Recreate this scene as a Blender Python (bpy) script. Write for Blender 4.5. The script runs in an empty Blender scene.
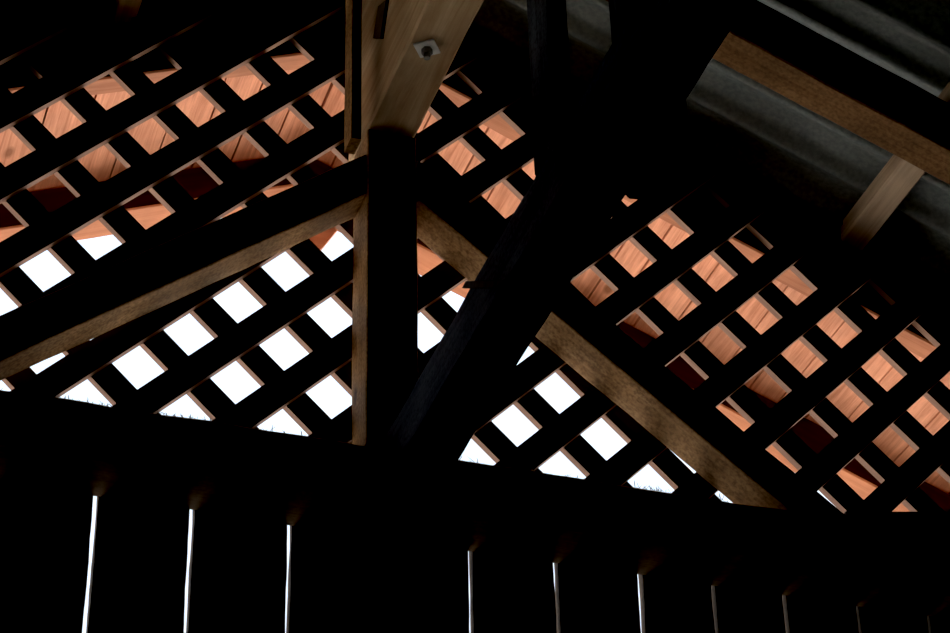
import bpy, bmesh, math, random
from mathutils import Vector, Matrix, noise
random.seed(7)
sc = bpy.context.scene
COL = sc.collection
T = math.tan(math.radians(22.5))      # roof pitch
XR = 0.625                            # ridge line x

# ------------------------------------------------------------------ helpers
def link(name, me, mat=None, parent=None, matrix=None, kind=None):
    o = bpy.data.objects.new(name, me)
    COL.objects.link(o)
    if mat is not None and me is not None:
        me.materials.append(mat)
    if matrix is not None:
        o.matrix_world = matrix
    if parent is not None:
        o.parent = parent
        o.matrix_parent_inverse = parent.matrix_world.inverted()
    if kind:
        o['kind'] = kind
    return o

def tag(o, label, cat, group=None, kind=None):
    o['label'] = label; o['category'] = cat
    if group: o['group'] = group
    if kind: o['kind'] = kind
    return o

def empty(name, loc):
    o = bpy.data.objects.new(name, None); COL.objects.link(o)
    o.empty_display_size = .05
    o.matrix_world = Matrix.Translation(loc)
    return o

def frame(P0, P1, up=Vector((0, 1, 0))):
    """matrix whose local x runs from P0 to P1, origin at P0"""
    x = (Vector(P1) - Vector(P0)).normalized()
    y = (up - x * up.dot(x))
    if y.length < 1e-4: y = Vector((0, 0, 1)) - x * x.z
    y.normalize(); z = x.cross(y)
    m = Matrix((x, y, z)).transposed().to_4x4(); m.translation = Vector(P0)
    return m

def member(name, S, E, mat, parent=None, ch=.003, jit=.0012, step=.035, seed=0, kind=None, matidx=None):
    """sawn timber: four start corners S, four end corners E (going round), slightly chamfered and uneven"""
    S = [Vector(p) for p in S]; E = [Vector(p) for p in E]
    cs = sum(S, Vector()) / 4; ce = sum(E, Vector()) / 4
    L = (ce - cs).length; n = max(2, int(L / step))
    M = frame(cs, ce); Mi = M.inverted()
    bm = bmesh.new(); rings = []
    for k in range(n + 1):
        t = k / n; c = [S[i].lerp(E[i], t) for i in range(4)]; ring = []
        for i in range(4):
            for j in ((i - 1) % 4, (i + 1) % 4):
                d = c[j] - c[i]; dl = d.length
                p = c[i] + d * min(ch / max(dl, 1e-5), .45)
                if jit:
                    q = p * 9 + Vector((seed * 3.1, i * 5.7, 0))
                    q2 = p * 45 + Vector((seed, 7.7, i))
                    p = p + noise.noise_vector(q) * jit * 1.3 + noise.noise_vector(q2) * jit * .6
                ring.append(bm.verts.new(Mi @ p))
        rings.append(ring)
    for a, b in zip(rings, rings[1:]):
        for i in range(8):
            bm.faces.new((a[i], a[(i + 1) % 8], b[(i + 1) % 8], b[i]))
    bm.faces.new(rings[0][::-1]); bm.faces.new(rings[-1])
    bmesh.ops.recalc_face_normals(bm, faces=bm.faces)
    me = bpy.data.meshes.new(name); bm.to_mesh(me); bm.free()
    return link(name, me, mat, parent, M, kind)

def beam(name, x0, x1, y0, y1, z0, z1, mat, axis, **k):
    """axis-aligned timber along axis 'x','y' or 'z'"""
    if axis == 'x':
        S = [(x0, y0, z0), (x0, y1, z0), (x0, y1, z1), (x0, y0, z1)]; E = [(x1, p[1], p[2]) for p in S]
    elif axis == 'y':
        S = [(x0, y0, z0), (x1, y0, z0), (x1, y0, z1), (x0, y0, z1)]; E = [(p[0], y1, p[2]) for p in S]
    else:
        S = [(x0, y0, z0), (x1, y0, z0), (x1, y1, z0), (x0, y1, z0)]; E = [(p[0], p[1], z1) for p in S]
    return member(name, S, E, mat, **k)

def slope(name, side, d0, d1, y0, y1, zlo, zhi, mat, **k):
    """timber running down the roof slope; zlo / zhi are heights at the ridge line, d = distance from it"""
    def c(d, y, z): return (XR + side * d, y, z - d * T)
    S = [c(d0, y0, zlo), c(d0, y1, zlo), c(d0, y1, zhi), c(d0, y0, zhi)]
    E = [c(d1, y0, zlo), c(d1, y1, zlo), c(d1, y1, zhi), c(d1, y0, zhi)]
    return member(name, S, E, mat, **k)

def boxmesh(name, x0, x1, y0, y1, z0, z1, mat, parent=None, kind=None):
    c = Vector(((x0 + x1) / 2, (y0 + y1) / 2, (z0 + z1) / 2))
    bm = bmesh.new(); bmesh.ops.create_cube(bm, size=1)
    for v in bm.verts: v.co = Vector((v.co.x * (x1 - x0), v.co.y * (y1 - y0), v.co.z * (z1 - z0)))
    me = bpy.data.meshes.new(name); bm.to_mesh(me); bm.free()
    return link(name, me, mat, parent, Matrix.Translation(c), kind)

def prism(name, poly, y0, y1, mat, parent=None, kind=None, M=None):
    """polygon in xz extruded along y; M gives the local frame (grain along local x)"""
    M = M or Matrix.Translation(Vector((poly[0][0], y0, poly[0][1]))); Mi = M.inverted()
    bm = bmesh.new()
    a = [bm.verts.new(Mi @ Vector((p[0], y0, p[1]))) for p in poly]
    b = [bm.verts.new(Mi @ Vector((p[0], y1, p[1]))) for p in poly]
    bm.faces.new(a); bm.faces.new(b[::-1]); n = len(poly)
    for i in range(n): bm.faces.new((a[i], b[i], b[(i + 1) % n], a[(i + 1) % n]))
    bmesh.ops.recalc_face_normals(bm, faces=bm.faces)
    me = bpy.data.meshes.new(name); bm.to_mesh(me); bm.free()
    return link(name, me, mat, parent, M, kind)

def shade_inner(o, mat=None):
    """faces turned to the inside of the shed get a darker material that paints in their shade"""
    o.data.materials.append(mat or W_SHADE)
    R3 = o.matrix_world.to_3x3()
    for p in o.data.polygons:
        if (R3 @ p.normal).y < -.8: p.material_index = 1  # shade of the inward faces painted as a second material

# ------------------------------------------------------------------ materials
def wood(name, c1, c2, knot=(.05, .02, .01), grain=(1.4, 26, 26), rough=.8, bump=.25, mottled=0, knots=.5):
    m = bpy.data.materials.new(name); m.use_nodes = True
    nt = m.node_tree; N = nt.nodes; L = nt.links
    b = N['Principled BSDF']; b.inputs['Roughness'].default_value = rough
    b.inputs['Specular IOR Level'].default_value = .25
    tc = N.new('ShaderNodeTexCoord'); oi = N.new('ShaderNodeObjectInfo')
    add = N.new('ShaderNodeVectorMath'); add.operation = 'ADD'
    mul = N.new('ShaderNodeMath'); mul.operation = 'MULTIPLY'; mul.inputs[1].default_value = 37
    L.new(oi.outputs['Random'], mul.inputs[0]); L.new(tc.outputs['Object'], add.inputs[0]); L.new(mul.outputs[0], add.inputs[1])
    mp = N.new('ShaderNodeMapping'); mp.inputs['Scale'].default_value = grain; L.new(add.outputs[0], mp.inputs[0])
    n1 = N.new('ShaderNodeTexNoise'); n1.inputs['Scale'].default_value = 3; n1.inputs['Detail'].default_value = 7
    n1.inputs['Roughness'].default_value = .65; n1.inputs['Distortion'].default_value = .6; L.new(mp.outputs[0], n1.inputs['Vector'])
    r1 = N.new('ShaderNodeValToRGB'); r1.color_ramp.elements[0].position = .32; r1.color_ramp.elements[1].position = .68
    r1.color_ramp.elements[0].color = (*c1, 1); r1.color_ramp.elements[1].color = (*c2, 1); L.new(n1.outputs['Fac'], r1.inputs[0])
    # broad stains
    n2 = N.new('ShaderNodeTexNoise'); n2.inputs['Scale'].default_value = 9; n2.inputs['Detail'].default_value = 3; L.new(add.outputs[0], n2.inputs['Vector'])
    r2 = N.new('ShaderNodeValToRGB'); r2.color_ramp.elements[0].position = .3; r2.color_ramp.elements[1].position = .65
    v = .72 - mottled * .3
    r2.color_ramp.elements[0].color = (v, v, v, 1); L.new(n2.outputs['Fac'], r2.inputs[0])
    mx = N.new('ShaderNodeMixRGB'); mx.blend_type = 'MULTIPLY'; mx.inputs[0].default_value = 1
    L.new(r1.outputs[0], mx.inputs[1]); L.new(r2.outputs[0], mx.inputs[2])
    # knots
    mk = N.new('ShaderNodeMapping'); mk.inputs['Scale'].default_value = (5, 9, 9); L.new(add.outputs[0], mk.inputs[0])
    vo = N.new('ShaderNodeTexVoronoi'); vo.inputs['Scale'].default_value = 1.0; L.new(mk.outputs[0], vo.inputs['Vector'])
    r3 = N.new('ShaderNodeValToRGB'); r3.color_ramp.elements[0].position = .05; r3.color_ramp.elements[1].position = .11
    r3.color_ramp.elements[0].color = (knots, knots, knots, 1); r3.color_ramp.elements[1].color = (0, 0, 0, 1); L.new(vo.outputs['Distance'], r3.inputs[0])
    mk2 = N.new('ShaderNodeMixRGB'); mk2.inputs[2].default_value = (*knot, 1)
    L.new(r3.outputs[0], mk2.inputs[0]); L.new(mx.outputs[0], mk2.inputs[1])
    last = mk2
    if mottled:
        n4 = N.new('ShaderNodeTexNoise'); n4.inputs['Scale'].default_value = 160; n4.inputs['Detail'].default_value = 4; L.new(add.outputs[0], n4.inputs['Vector'])
        r4 = N.new('ShaderNodeValToRGB'); r4.color_ramp.elements[0].position = .35; r4.color_ramp.elements[1].position = .6
        r4.color_ramp.elements[0].color = (.45, .42, .4, 1); r4.color_ramp.elements[1].color = (1.25, 1.25, 1.2, 1); L.new(n4.outputs['Fac'], r4.inputs[0])
        m4 = N.new('ShaderNodeMixRGB'); m4.blend_type = 'MULTIPLY'; m4.inputs[0].default_value = mottled
        L.new(last.outputs[0], m4.inputs[1]); L.new(r4.outputs[0], m4.inputs[2]); last = m4
    L.new(last.outputs[0], b.inputs['Base Color'])
    bp = N.new('ShaderNodeBump'); bp.inputs['Strength'].default_value = bump; bp.inputs['Distance'].default_value = .002
    L.new(n1.outputs['Fac'], bp.inputs['Height']); L.new(bp.outputs[0], b.inputs['Normal'])
    return m

def plain(name, c, c2=None, scale=20, rough=.8, metal=0, bump=0):
    m = bpy.data.materials.new(name); m.use_nodes = True
    nt = m.node_tree; N = nt.nodes; L = nt.links; b = N['Principled BSDF']
    b.inputs['Roughness'].default_value = rough; b.inputs['Metallic'].default_value = metal
    tc = N.new('ShaderNodeTexCoord'); n = N.new('ShaderNodeTexNoise'); n.inputs['Scale'].default_value = scale; n.inputs['Detail'].default_value = 6
    L.new(tc.outputs['Object'], n.inputs['Vector'])
    r = N.new('ShaderNodeValToRGB'); r.color_ramp.elements[0].position = .35; r.color_ramp.elements[1].position = .65
    r.color_ramp.elements[0].color = (*c, 1); r.color_ramp.elements[1].color = (*(c2 or c), 1)
    L.new(n.outputs['Fac'], r.inputs[0]); L.new(r.outputs[0], b.inputs['Base Color'])
    if bump:
        bp = N.new('ShaderNodeBump'); bp.inputs['Strength'].default_value = bump; bp.inputs['Distance'].default_value = .003
        L.new(n.outputs['Fac'], bp.inputs['Height']); L.new(bp.outputs[0], b.inputs['Normal'])
    return m

W_STAIN = wood('stained_soffit_wood', (.44, .165, .09), (.80, .37, .235), knot=(.20, .07, .03), grain=(1.5, 30, 30), rough=.7, bump=.4, knots=.8)
W_BATL = wood('lit_batten_pine', (.70, .50, .28), (.92, .74, .48), knots=.3)  # brighter copy for the left battens, light put into the colour
W_BARGE = wood('stained_barge_wood', (.42, .14, .065), (.56, .22, .11), knot=(.2, .06, .03), rough=.7, knots=.6)
W_SHADE = wood('shaded_inner_face', (.018, .007, .004), (.04, .013, .007), knots=.2)  # near-black, shade on inward rafter faces painted in
W_FLY = wood('stained_rafter_wood', (.33, .115, .055), (.48, .19, .10), knot=(.2, .06, .03), rough=.7, knots=.6)  # darker than the barge wood, underside shade put into the colour
W_DROP = wood('lightened_board', (.62, .33, .22), (.85, .52, .38), knots=.3)  # base colour lightened to stand in for light missing on this board
W_DIM = wood('dim_inner_face', (.03, .02, .012), (.06, .04, .024), knots=.2)  # interior shade painted on the timber faces towards the camera
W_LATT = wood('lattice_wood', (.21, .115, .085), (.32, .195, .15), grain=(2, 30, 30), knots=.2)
W_OLD = wood('weathered_timber', (.33, .175, .08), (.56, .34, .17), mottled=.7, knots=.8, bump=.5)
W_RAFT = wood('rafter_timber', (.21, .105, .045), (.36, .20, .095), mottled=.5, knots=.8, bump=.5)
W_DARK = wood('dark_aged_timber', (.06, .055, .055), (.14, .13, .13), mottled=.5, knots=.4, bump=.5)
W_PALE = wood('pale_sawn_timber', (.36, .20, .09), (.72, .55, .36), knot=(.12, .06, .03), grain=(.7, 10, 10), knots=.7)
W_BATT = wood('batten_pine', (.56, .40, .28), (.84, .68, .52), knots=.4)
W_JOIST = wood('sky_tinted_joist', (.06, .07, .09), (.13, .15, .185), mottled=.5, knots=.3, bump=.5)  # blue sky light on the left faces put into the base colour
W_TIE = wood('tie_beam_timber', (.18, .10, .045), (.30, .18, .09), mottled=.3, knots=.3, bump=.4)
W_BOARD = wood('wall_board_wood', (.10, .07, .05), (.2, .15, .11), mottled=.4, knots=.4)
M_SHEET = plain('fibre_cement', (.20, .25, .265), (.30, .36, .38), scale=110, rough=.38, bump=.12)
M_STEEL = plain('galvanised_steel', (.70, .72, .72), (.88, .9, .9), scale=40, rough=.5, metal=.2)
M_BOLT = plain('bolt_steel', (.12, .12, .12), (.22, .22, .22), scale=60, rough=.5, metal=.7)
M_IRON = plain('rusty_iron', (.03, .02, .015), (.06, .04, .03), scale=60, rough=.8)
M_INNER = plain('dark_wall', (.010, .009, .008), (.018, .016, .014), scale=6, rough=.9)  # interior gloom put into the wall colour, cuts bounce light
M_GROUND = plain('pale_gravel', (.50, .45, .38), (.66, .60, .52), scale=1.5, rough=.95)
M_DIM = plain('bounce_dimmer', (.02, .03, .012), (.05, .065, .025), scale=9, rough=.95)  # low albedo for the added strip that dims ground bounce
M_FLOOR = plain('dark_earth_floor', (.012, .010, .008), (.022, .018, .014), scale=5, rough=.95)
M_STRAW = plain('dry_straw', (.07, .055, .035), (.14, .11, .07), scale=60, rough=.9)

# ------------------------------------------------------------------ the place: ground, floor, outer walls
HW = 2.55; EAVE = 4.541 - HW * T                 # half width of the shed
XL, XRT = XR - HW, XR + HW; YB = -5.2
def slab(name, x0, x1, y0, y1, z, mat, kind='structure'):
    bm = bmesh.new(); vs = [bm.verts.new(p) for p in ((x0, y0, 0), (x1, y0, 0), (x1, y1, 0), (x0, y1, 0))]; bm.faces.new(vs)
    me = bpy.data.meshes.new(name); bm.to_mesh(me); bm.free()
    return link(name, me, mat, None, Matrix.Translation((0, 0, z)), kind)
slab('ground', -45, 45, -45, 45, -.06, M_GROUND)
bounce_strip = slab('bounce_strip', -9, 11, .06, 1.9, -.045, M_DIM)  # added unseen dark strip, cuts ground bounce onto soffit and verge
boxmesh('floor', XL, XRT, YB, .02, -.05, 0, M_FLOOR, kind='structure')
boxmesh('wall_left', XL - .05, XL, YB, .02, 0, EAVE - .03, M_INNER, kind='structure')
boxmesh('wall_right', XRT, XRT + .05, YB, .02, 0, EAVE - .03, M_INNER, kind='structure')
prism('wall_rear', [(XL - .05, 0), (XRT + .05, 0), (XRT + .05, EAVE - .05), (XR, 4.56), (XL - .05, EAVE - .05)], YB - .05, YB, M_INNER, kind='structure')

# gable wall of vertical boards, with the daylight gaps
gaps = [.0430, .1933, .3411, .4952, .7885, .9329, 1.0772, 1.2051, 1.3316, 1.4646, 1.5959]
gw = {.0430: .006, .1933: .0085, .3411: .0088, .4952: .0078, .7885: .0078, .9329: .0078, 1.0772: .0085, 1.2051: .0075, 1.3316: .0082, 1.4646: .006, 1.5959: .0058}
xs = [-1.92, -1.77, -1.62, -1.47, -1.32, -1.17, -1.02, -.87, -.72, -.56, -.41, -.26, -.105] + gaps[:4] + [.642] + gaps[4:] + [1.735, 1.88, 2.03, 2.18, 2.33, 2.48, 2.63, 2.78, 2.93, 3.08, 3.17]
wall = empty('wall_front', (XR, .03, 0)); wall['kind'] = 'structure'
for k in range(len(xs) - 1):
    a, b = xs[k], xs[k + 1]
    ga = max(.0001, gw.get(a, .0018) / 2 - .0004); gb = max(.0001, gw.get(b, .0018) / 2 - .0004)
    tilt = random.uniform(-.0012, .0012)
    member('board', [(a + ga, .02, 0), (b - gb, .02, 0), (b - gb, .038, 0), (a + ga, .038, 0)],
           [(a + ga, .02, 3.455), (b - gb, .02, 3.455), (b - gb, .038, 3.455), (a + ga, .038, 3.455)],
           W_BOARD, wall, ch=.0008, jit=.0013, step=.02, seed=k)

# ------------------------------------------------------------------ gable truss
tie = beam('tie_beam', XL + .01, XRT - .01, -.1, .0195, 3.4045, 3.498, W_TIE, 'x', ch=.005, jit=.0025, seed=1); shade_inner(tie, W_DIM)
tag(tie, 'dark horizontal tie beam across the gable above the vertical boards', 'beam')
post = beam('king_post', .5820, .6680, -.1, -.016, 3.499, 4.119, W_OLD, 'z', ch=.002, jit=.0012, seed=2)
shade_inner(post, W_DIM)
tag(post, 'thick vertical king post standing on the tie beam under the pale ridge beam', 'post')

def strut(name, x0, z0, x1, z1, h, seed, yf=-.03):
    sl = (z1 - z0) / (x1 - x0); lo = 3.4990
    # foot end is cut level to sit on the tie beam, head end is cut upright against the post
    xb = x0 + (lo - z0) / sl; xt = x0 + (lo + .003 - z0 - h) / sl
    if z1 > z0:
        S = [(xb, -.1, lo), (xb, yf, lo), (xt, yf, lo + .003), (xt, -.1, lo + .003)]
        E = [(x1, -.1, z1), (x1, yf, z1), (x1, yf, z1 + h), (x1, -.1, z1 + h)]
    else:
        S = [(x0, -.1, z0), (x0, yf, z0), (x0, yf, z0 + h), (x0, -.1, z0 + h)]
        E = [(xb, -.1, lo), (xb, yf, lo), (xt, yf, lo + .003), (xt, -.1, lo + .003)]
    o = member(name, S, E, W_OLD, seed=seed, ch=.002); shade_inner(o, W_DIM)
    return o
ml = .775; bl = 3.723 - .2481 * ml
s1 = strut('diagonal_strut', -.036, bl - .036 * ml, .5795, bl + .5795 * ml, .086, 3)
tag(s1, 'brown diagonal strut rising from lower left to the king post', 'strut')
mr = -.787; br = 3.9719 - .6907 * mr
s2 = strut('diagonal_strut', .6708, br + .6708 * mr, 1.2755, br + 1.2755 * mr, .088, 4, -.021)
tag(s2, 'brown diagonal strut falling from the king post to lower right', 'strut')

# wedge shaped packing piece on the tie beam, far right
pk = member('packing_piece', [(1.400, -.1, 3.499), (1.400, .0, 3.499), (1.400, .0, 3.514), (1.400, -.1, 3.514)],
            [(1.80, -.1, 3.499), (1.80, .0, 3.499), (1.80, .0, 3.572), (1.80, -.1, 3.572)], W_DARK, seed=5, jit=.001)
tag(pk, 'dark tapered packing piece lying on the right end of the tie beam', 'wood block')

# straw and cobweb litter along the top of the tie beam
bm = bmesh.new()
def blade(bm, p, d, w):
    q = p + d; mid = p.lerp(q, .55) + Vector((random.uniform(-.3, .3), 0, random.uniform(-.2, .3))) * d.length * .5
    side = Vector((w, 0, w * .3))
    pts = [p, mid, q]
    vs = [(bm.verts.new(a - side), bm.verts.new(a + side)) for a in pts[:-1]] + [(bm.verts.new(q), None)]
    bm.faces.new((vs[0][0], vs[0][1], vs[1][1], vs[1][0])); bm.faces.new((vs[1][0], vs[1][1], vs[2][0]))
def patch(x0, x1, n, h):
    for _ in range(n):
        x = random.uniform(x0, x1); y = random.uniform(-.095, -.005)
        if .56 < x < .69 or x > 1.2: continue
        a = random.uniform(-.2, math.pi + .2); l = random.uniform(.3, 1) * h
        blade(bm, Vector((x, y, 3.4985)), Vector((math.cos(a) * l * 1.3, random.uniform(-.3, .3) * l, abs(math.sin(a)) * l)), random.uniform(.0003, .0007))
patch(-.05, 1.35, 1600, .008); patch(.05, .55, 1500, .013); patch(.16, .36, 420, .018)
patch(.90, 1.19, 800, .014); patch(1.0, 1.18, 300, .019); patch(.73, .86, 120, .02)
me = bpy.data.meshes.new('straw_litter'); bm.to_mesh(me); bm.free()
st = link('straw_litter', me, M_STRAW)
tag(st, 'loose dry straw and dust lying along the top of the tie beam', 'straw', kind='stuff')

# ------------------------------------------------------------------ lattice in the gable
PIT = .11; al = math.radians(45.08); be = math.radians(44.04)
A = Vector((math.cos(al), math.sin(al))) * PIT; B = Vector((math.cos(be), -math.sin(be))) * PIT
O = Vector((0, 3.9774)); WD = .40; TH = .0135
def clip(poly):
    """keep the part above the tie beam and under the roof"""
    planes = [((0, 1), 3.505), ((-T, -1), -(4.58 + XR * T)), ((T, -1), -(4.58 - XR * T))]
    # roof: z <= 4.58 - |x-XR| T ; n.p >= c
    planes = [(Vector((0, 1)), 3.501), (Vector((-T, -1)), -(4.58 + XR * T)), (Vector((T, -1)), -(4.58 - XR * T))]
    for n, c in planes:
        out = []
        for i in range(len(poly)):
            p, q = poly[i], poly[(i + 1) % len(poly)]
            dp, dq = n.dot(p) - c, n.dot(q) - c
            if dp >= 0: out.append(p)
            if (dp >= 0) != (dq >= 0): out.append(p + (q - p) * (dp / (dp - dq)))
        poly = out
        if len(poly) < 3: return None
    return poly
lat = empty('lattice_screen', (XR, 0, 3.507))
tag(lat, 'orange-brown diagonal lattice screen filling the gable above the tie beam', 'lattice')
def slat(line0, dirn, widthvec, y0, y1, k):
    wob = random.uniform(-.0009, .0009)
    p0 = line0 - dirn * 60 + widthvec * wob / .044; p1 = line0 + dirn * 60 + widthvec * random.uniform(-.02, .02)
    poly = clip([p0, p1, p1 + widthvec, p0 + widthvec])
    if not poly: return
    c = max(poly, key=lambda v: v.x)
    if c.x - min(v.x for v in poly) < .03: return
    # grain frame
    a3 = Vector((line0.x, y0, line0.y)); b3 = Vector((line0.x + dirn.x, y0, line0.y + dirn.y))
    M = frame(a3, b3); M.translation = Vector((sum(v.x for v in poly) / len(poly), y0, sum(v.y for v in poly) / len(poly)))
    shade_inner(prism('slat', [(v.x, v.y) for v in poly], y0, y1, W_LATT, lat, M=M), W_DIM)
for i in range(-22, 30):
    slat(O + B * i, A, B * (WD + .022), 0, TH, i)                       # rising to the right, inner layer
OB = O + Vector((.0055, .0108))
for j in range(-24, 30):
    slat(OB + A * j, B, -A * WD, TH + .0004, 2 * TH, j)         # falling to the right, outer layer

# ------------------------------------------------------------------ rafters
ZB, ZT = 4.424, 4.541      # underside / top of rafters at the ridge line
for side, s in ((-1, 'left'), (1, 'right')):
    o = slope('gable_rafter', side, .004, HW - .01, .0305, .078, ZB, ZT - .003, W_FLY, seed=10 + side, jit=.0006)
    tag(o, 'orange-brown rafter on the %s roof slope just outside the lattice' % s, 'rafter')
    o2 = o
    o = slope('verge_rafter', side, .004, HW + .12, .500, .583, 4.457, ZT - .003, W_BARGE, seed=20 + side, jit=.0008)
    for oo in (o, o2): shade_inner(oo)
    tag(o, 'outer verge rafter under the %s edge of the overhanging roof' % s, 'rafter')
    o = slope('rafter', side, .048, HW - .01, -.408, -.336, ZB - .003, ZT - .006, W_RAFT, seed=30 + side, jit=.0012); shade_inner(o, W_DIM)
    tag(o, 'brown inner rafter below the grey corrugated sheets on the %s slope' % s, 'rafter')
    o = slope('blocking_board', side, .004, HW - .01, .036, .05, ZT, ZT + .060, W_DARK, seed=50, jit=0, ch=.0005)
    tag(o, 'dark blocking board on top of the gable rafter, %s slope' % s, 'board')
    # soffit boards (run parallel to the ridge) under the overhang
    edges = [.001]
    d = .001
    if side < 0:
        cuts = [.066, .143, .2985 - .0785, .2985, .377, .4555, .5365]
        for c in cuts: edges.append(c)
        while edges[-1] < HW + .1: edges.append(edges[-1] + .078)
    else:
        cuts = [.0605, .1205, .1805, .281, .3405, .404, .466, .531, .5915, .6455, .691, .752, .8125, .8745, .935, .994]
        for c in cuts: edges.append(c)
        while edges[-1] < HW + .1: edges.append(edges[-1] + .0605)
    bm = bmesh.new()
    for q, (d0, d1) in enumerate(zip(edges, edges[1:])):
        g = random.choice((.0022, .003, .0036, .0042))
        a, b_ = d0 + g / 2, d1 - g / 2
        pts = [(XR + side * a, ZT - a * T), (XR + side * b_, ZT - b_ * T), (XR + side * b_, ZT + .036 - b_ * T), (XR + side * a, ZT + .036 - a * T)]
        n0 = [bm.verts.new((p[0] - XR, .0785, p[1] - ZT)) for p in pts]; n1 = [bm.verts.new((p[0] - XR, .60, p[1] - ZT)) for p in pts]
        n0 = [v for v in n0]
        fs = [bm.faces.new(n0), bm.faces.new(n1[::-1])]
        for i in range(4): fs.append(bm.faces.new((n0[i], n1[i], n1[(i + 1) % 4], n0[(i + 1) % 4])))
    bmesh.ops.recalc_face_normals(bm, faces=bm.faces)
    # grain along y: swap axes through the object matrix
    R = Matrix(((0, -1, 0, 0), (1, 0, 0, 0), (0, 0, 1, 0), (0, 0, 0, 1)))     # local x -> world y
    bmesh.ops.transform(bm, matrix=R.inverted(), verts=bm.verts)
    me = bpy.data.meshes.new('soffit_boarding'); bm.to_mesh(me); bm.free()
    o = link('soffit_boarding', me, W_STAIN, None, Matrix.Translation((XR, 0, ZT)) @ R)
    tag(o, 'orange stained soffit boarding with dark joints under the %s overhang' % s, 'boarding')
    # battens along y above the rafters, inside
    for k, d in enumerate(((.4475,) if side < 0 else (.9215,)) + ((.9215,) if side < 0 else (.4475,)) + (1.39, .06)):
        w = .021
        zc = ZT - d * T
        o = member('roof_batten', [(XR + side * (d - w), -5.1, ZT - (d - w) * T), (XR + side * (d + w), -5.1, ZT - (d + w) * T), (XR + side * (d + w), -5.1, ZT + .038 - (d + w) * T), (XR + side * (d - w), -5.1, ZT + .038 - (d - w) * T)],
                   [(XR + side * (d - w), .026, ZT - (d - w) * T), (XR + side * (d + w), .026, ZT - (d + w) * T), (XR + side * (d + w), .026, ZT + .038 - (d + w) * T), (XR + side * (d - w), .026, ZT + .038 - (d - w) * T)],
                   W_BATT if side > 0 else W_BATL, seed=60 + k, step=.08, jit=.0006)
        if k == 0:
            tag(o, 'light wooden roof batten crossing from the gable to the inner rafter, %s slope' % s, 'batten')
        else:
            tag(o, 'roof batten under the %s corrugated sheets, %s from the ridge' % (s, {.06: 'nearest', .4475: 'second', .9215: 'third', 1.39: 'fourth', 1.86: 'fifth', 2.33: 'sixth'}[d]), 'batten')

# ------------------------------------------------------------------ corrugated sheets
def sheet(name, side, y0, y1, kind=None, lift=0, t=.006):
    pitch = .097; amp = .0095; off = -.088
    n = max(2, int((y1 - y0) / pitch * 22)); bm = bmesh.new(); rows = []
    ds = [0.012, .3, .7, 1.2, 1.8, HW + .15]
    for u in range(2):
        rr = []
        for k in range(n + 1):
            y = y0 + (y1 - y0) * k / n
            th = 2 * math.pi * (y - off) / pitch
            z = ZT + .0435 + lift + 2 * amp * (1 - ((1 + math.cos(th)) / 2) ** 2.6) + u * t
            rr.append([bm.verts.new((side * d, y, z - d * T - ZT)) for d in ds])
        rows.append(rr)
    for u in range(2):
        for a, b in zip(rows[u], rows[u][1:]):
            for i in range(len(ds) - 1): bm.faces.new((a[i], a[i + 1], b[i + 1], b[i]))
    for e in (0, -1):
        for a, b in zip(rows[0], rows[0][1:]): pass
    for i in range(len(ds) - 1):
        for k in (0, n):
            bm.faces.new((rows[0][k][i], rows[0][k][i + 1], rows[1][k][i + 1], rows[1][k][i]))
    for k in range(n):
        for i in (0, len(ds) - 1):
            bm.faces.new((rows[0][k][i], rows[0][k + 1][i], rows[1][k + 1][i], rows[1][k][i]))
    bmesh.ops.recalc_face_normals(bm, faces=bm.faces)
    for f in bm.faces: f.smooth = True
    me = bpy.data.meshes.new(name); bm.to_mesh(me); bm.free()
    return link(name, me, M_SHEET, None, Matrix.Translation((XR, 0, ZT)), kind)
for side, s in ((-1, 'left'), (1, 'right')):
    o = sheet('corrugated_sheet', side, -.62, .62)
    tag(o, 'grey corrugated fibre cement roof sheet over the gable end, %s slope' % s, 'roof sheet')
    o = sheet('corrugated_sheet', side, -1.8, -.58, lift=.0075)
    tag(o, 'grey corrugated fibre cement roof sheet second from the gable, %s slope' % s, 'roof sheet')
    sheet('ceiling', side, YB - .05, -1.76, kind='structure', lift=.015)
rc = prism('ridge_cap', [(XR, 4.652), (XR + .2, 4.652 - .2 * T), (XR + .2, 4.660 - .2 * T), (XR, 4.662), (XR - .2, 4.660 - .2 * T), (XR - .2, 4.652 - .2 * T)], YB - .05, .625, M_SHEET)
tag(rc, 'grey ridge cap over the meeting roof sheets', 'ridge cap')

# ------------------------------------------------------------------ ridge beam, hanger, washer
rb = beam('ridge_beam', .5815, .667, -5.15, .012, 4.12, 4.50, W_PALE, 'y', ch=.004, jit=.0016, seed=70)
tag(rb, 'deep pale ridge beam above the king post with a steel bolt plate', 'beam')
pg = prism('peg', [(0, 0), (.03, .0), (.03, .012), (0, .012)], 0, .01, W_DARK)
bpy.data.objects.remove(pg)
# dark mortise slip let into the left side of the ridge beam
bm = bmesh.new()
q = [(-.156, 4.2715), (-.197, 4.2372), (-.232, 4.2945), (-.1855, 4.3188)]
a = [bm.verts.new((.5745, y, z)) for y, z in q]; b = [bm.verts.new((.584, y, z)) for y, z in q]
bm.faces.new(a); bm.faces.new(b[::-1])
for i in range(4): bm.faces.new((a[i], b[i], b[(i + 1) % 4], a[(i + 1) % 4]))
bmesh.ops.recalc_face_normals(bm, faces=bm.faces)
me = bpy.data.meshes.new('mortise_slip'); bm.to_mesh(me); bm.free()
o = link('mortise_slip', me, M_IRON, rb); o['label'] = 'dark slip let into the side of the beam'

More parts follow.
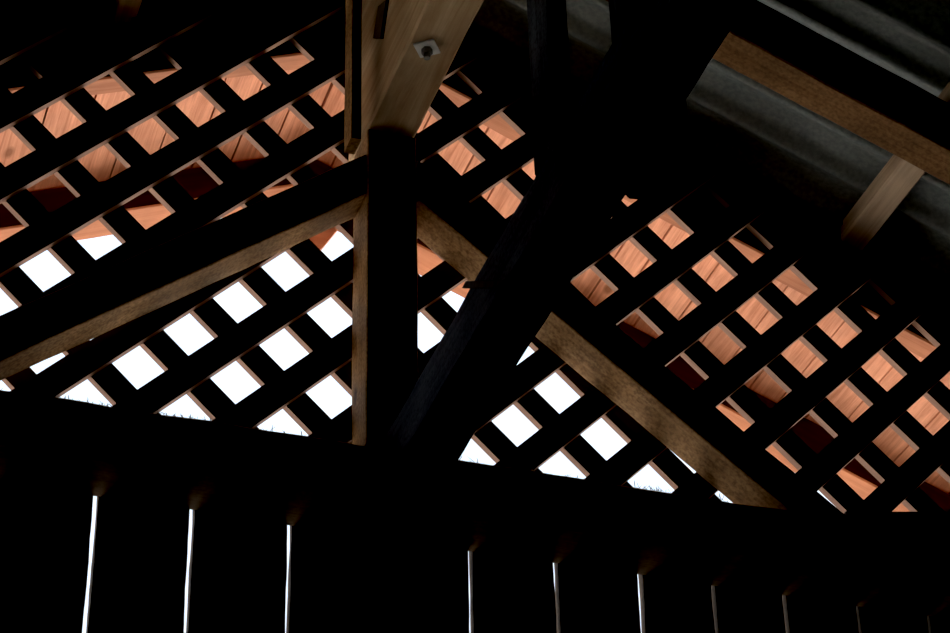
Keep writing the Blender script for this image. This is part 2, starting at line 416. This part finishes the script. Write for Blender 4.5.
cx, cy, cz = .6145, -.327, 4.120
bp_ = empty('bolt_plate', (cx, cy, cz))
tag(bp_, 'square steel washer plate with bolt and nut under the pale ridge beam', 'bolt plate')
def disc(name, r, z0, z1, seg, mat, parent, rot=0, bev=.0006):
    bm = bmesh.new(); bmesh.ops.create_cone(bm, cap_ends=True, segments=seg, radius1=r, radius2=r, depth=abs(z1 - z0))
    bmesh.ops.bevel(bm, geom=bm.edges[:], offset=bev, segments=2, affect='EDGES')
    me = bpy.data.meshes.new(name); bm.to_mesh(me); bm.free()
    return link(name, me, mat, parent, Matrix.Translation((cx, cy, (z0 + z1) / 2)) @ Matrix.Rotation(rot, 4, 'Z'))
disc('washer', .0245, cz - .0045, cz - .0005, 4, M_STEEL, bp_, rot=math.radians(8))
disc('nut', .0095, cz - .014, cz - .0045, 6, M_BOLT, bp_, rot=.3)
disc('bolt_shank', .0055, cz - .024, cz - .014, 14, M_BOLT, bp_)

hg = beam('hanger_board', .539, .557, -.15, -.108, 4.052, 4.50, W_OLD, 'z', jit=.0006, ch=.001, seed=71)
shade_inner(hg, W_DIM)
tag(hg, 'narrow upright board hanging beside the left side of the king post top', 'board')

# ------------------------------------------------------------------ joist towards the camera, uprights on it, strap
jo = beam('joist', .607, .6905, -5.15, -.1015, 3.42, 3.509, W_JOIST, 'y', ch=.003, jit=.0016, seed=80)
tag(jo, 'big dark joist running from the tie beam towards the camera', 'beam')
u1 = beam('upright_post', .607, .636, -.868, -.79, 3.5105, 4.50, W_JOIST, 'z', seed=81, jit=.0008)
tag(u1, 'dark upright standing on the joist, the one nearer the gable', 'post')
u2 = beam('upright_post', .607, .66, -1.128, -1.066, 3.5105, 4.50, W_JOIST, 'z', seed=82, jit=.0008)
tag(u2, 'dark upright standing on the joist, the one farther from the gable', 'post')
sp = member('iron_strap', [(.6015, -.507, 3.520), (.6062, -.507, 3.520), (.6062, -.525, 3.520), (.6015, -.525, 3.520)],
            [(.6015, -.660, 3.418), (.6062, -.660, 3.418), (.6062, -.678, 3.418), (.6015, -.678, 3.418)], M_IRON, jit=0, ch=.0005)
tag(sp, 'thin dark iron strap fixed slantwise across the side of the joist', 'strap')

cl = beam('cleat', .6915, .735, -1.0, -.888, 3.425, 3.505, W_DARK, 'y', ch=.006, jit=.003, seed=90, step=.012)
tag(cl, 'small rough dark cleat fixed to the right side of the joist', 'wood block')
# pointed drop board under the verge apex
fb = prism('drop_board', [(x + .0235, z + .065) for x, z in ((.725, 4.405), (.6974, 4.3585), (.6697, 4.3115), (.6501, 4.2834), (.6237, 4.3113), (.6023, 4.3742), (.595, 4.43), (.66, 4.44))], .585, .598, W_DROP)
tag(fb, 'small pointed orange board hanging below the apex of the verge', 'board')

# ------------------------------------------------------------------ light
w = bpy.data.worlds.new('sky'); sc.world = w; w.use_nodes = True
N = w.node_tree.nodes; L = w.node_tree.links
bg = N['Background']; tc = N.new('ShaderNodeTexCoord'); sx = N.new('ShaderNodeSeparateXYZ'); L.new(tc.outputs['Generated'], sx.inputs[0])
r = N.new('ShaderNodeValToRGB'); r.color_ramp.elements[0].position = .0; r.color_ramp.elements[1].position = .9
r.color_ramp.elements[0].color = (.86, .93, 1, 1); r.color_ramp.elements[1].color = (.62, .78, 1, 1)
L.new(sx.outputs['Z'], r.inputs[0]); L.new(r.outputs[0], bg.inputs['Color']); bg.inputs['Strength'].default_value = 1.5
sd = bpy.data.lights.new('sun', 'SUN'); sd.energy = 30.0; sd.angle = math.radians(.6); sd.color = (1, .95, .88)
so = bpy.data.objects.new('sun', sd); COL.objects.link(so)
dirv = Vector((.15, .66, -.75)).normalized()                    # from behind the shed, over its roof
so.rotation_euler = dirv.to_track_quat('-Z', 'Y').to_euler(); so.location = (0, -6, 9)

# ------------------------------------------------------------------ camera
cd = bpy.data.cameras.new('camera'); cam = bpy.data.objects.new('camera', cd); COL.objects.link(cam)
X = Vector((.947088344742605, -.32016059420220633, -.022822383153448485))
Y = Vector((-.16353828867331507, -.5425100071631704, .8239770144036911))
Z = -Vector((.27618634178850354, .7766466931931836, .5661634203669264))
m = Matrix((X, Y, Z)).transposed().to_4x4(); m.translation = Vector((-.29471, -3.07938, 1.6))
cam.matrix_world = m
cd.sensor_width = 36; cd.lens = 2364.88 / 950 * 36; cd.clip_start = .02; cd.clip_end = 200
sc.camera = cam
sc.view_settings.view_transform = 'Standard'; sc.view_settings.look = 'None'
cm = sc.view_settings; cm.use_curve_mapping = True
cm.curve_mapping.black_level = (.0055, .0055, .0055); cm.curve_mapping.update()
sc.view_settings.exposure = 0.0; sc.view_settings.gamma = 1.0
sc.cycles.use_denoising = True
sc.cycles.max_bounces = 10; sc.cycles.diffuse_bounces = 6
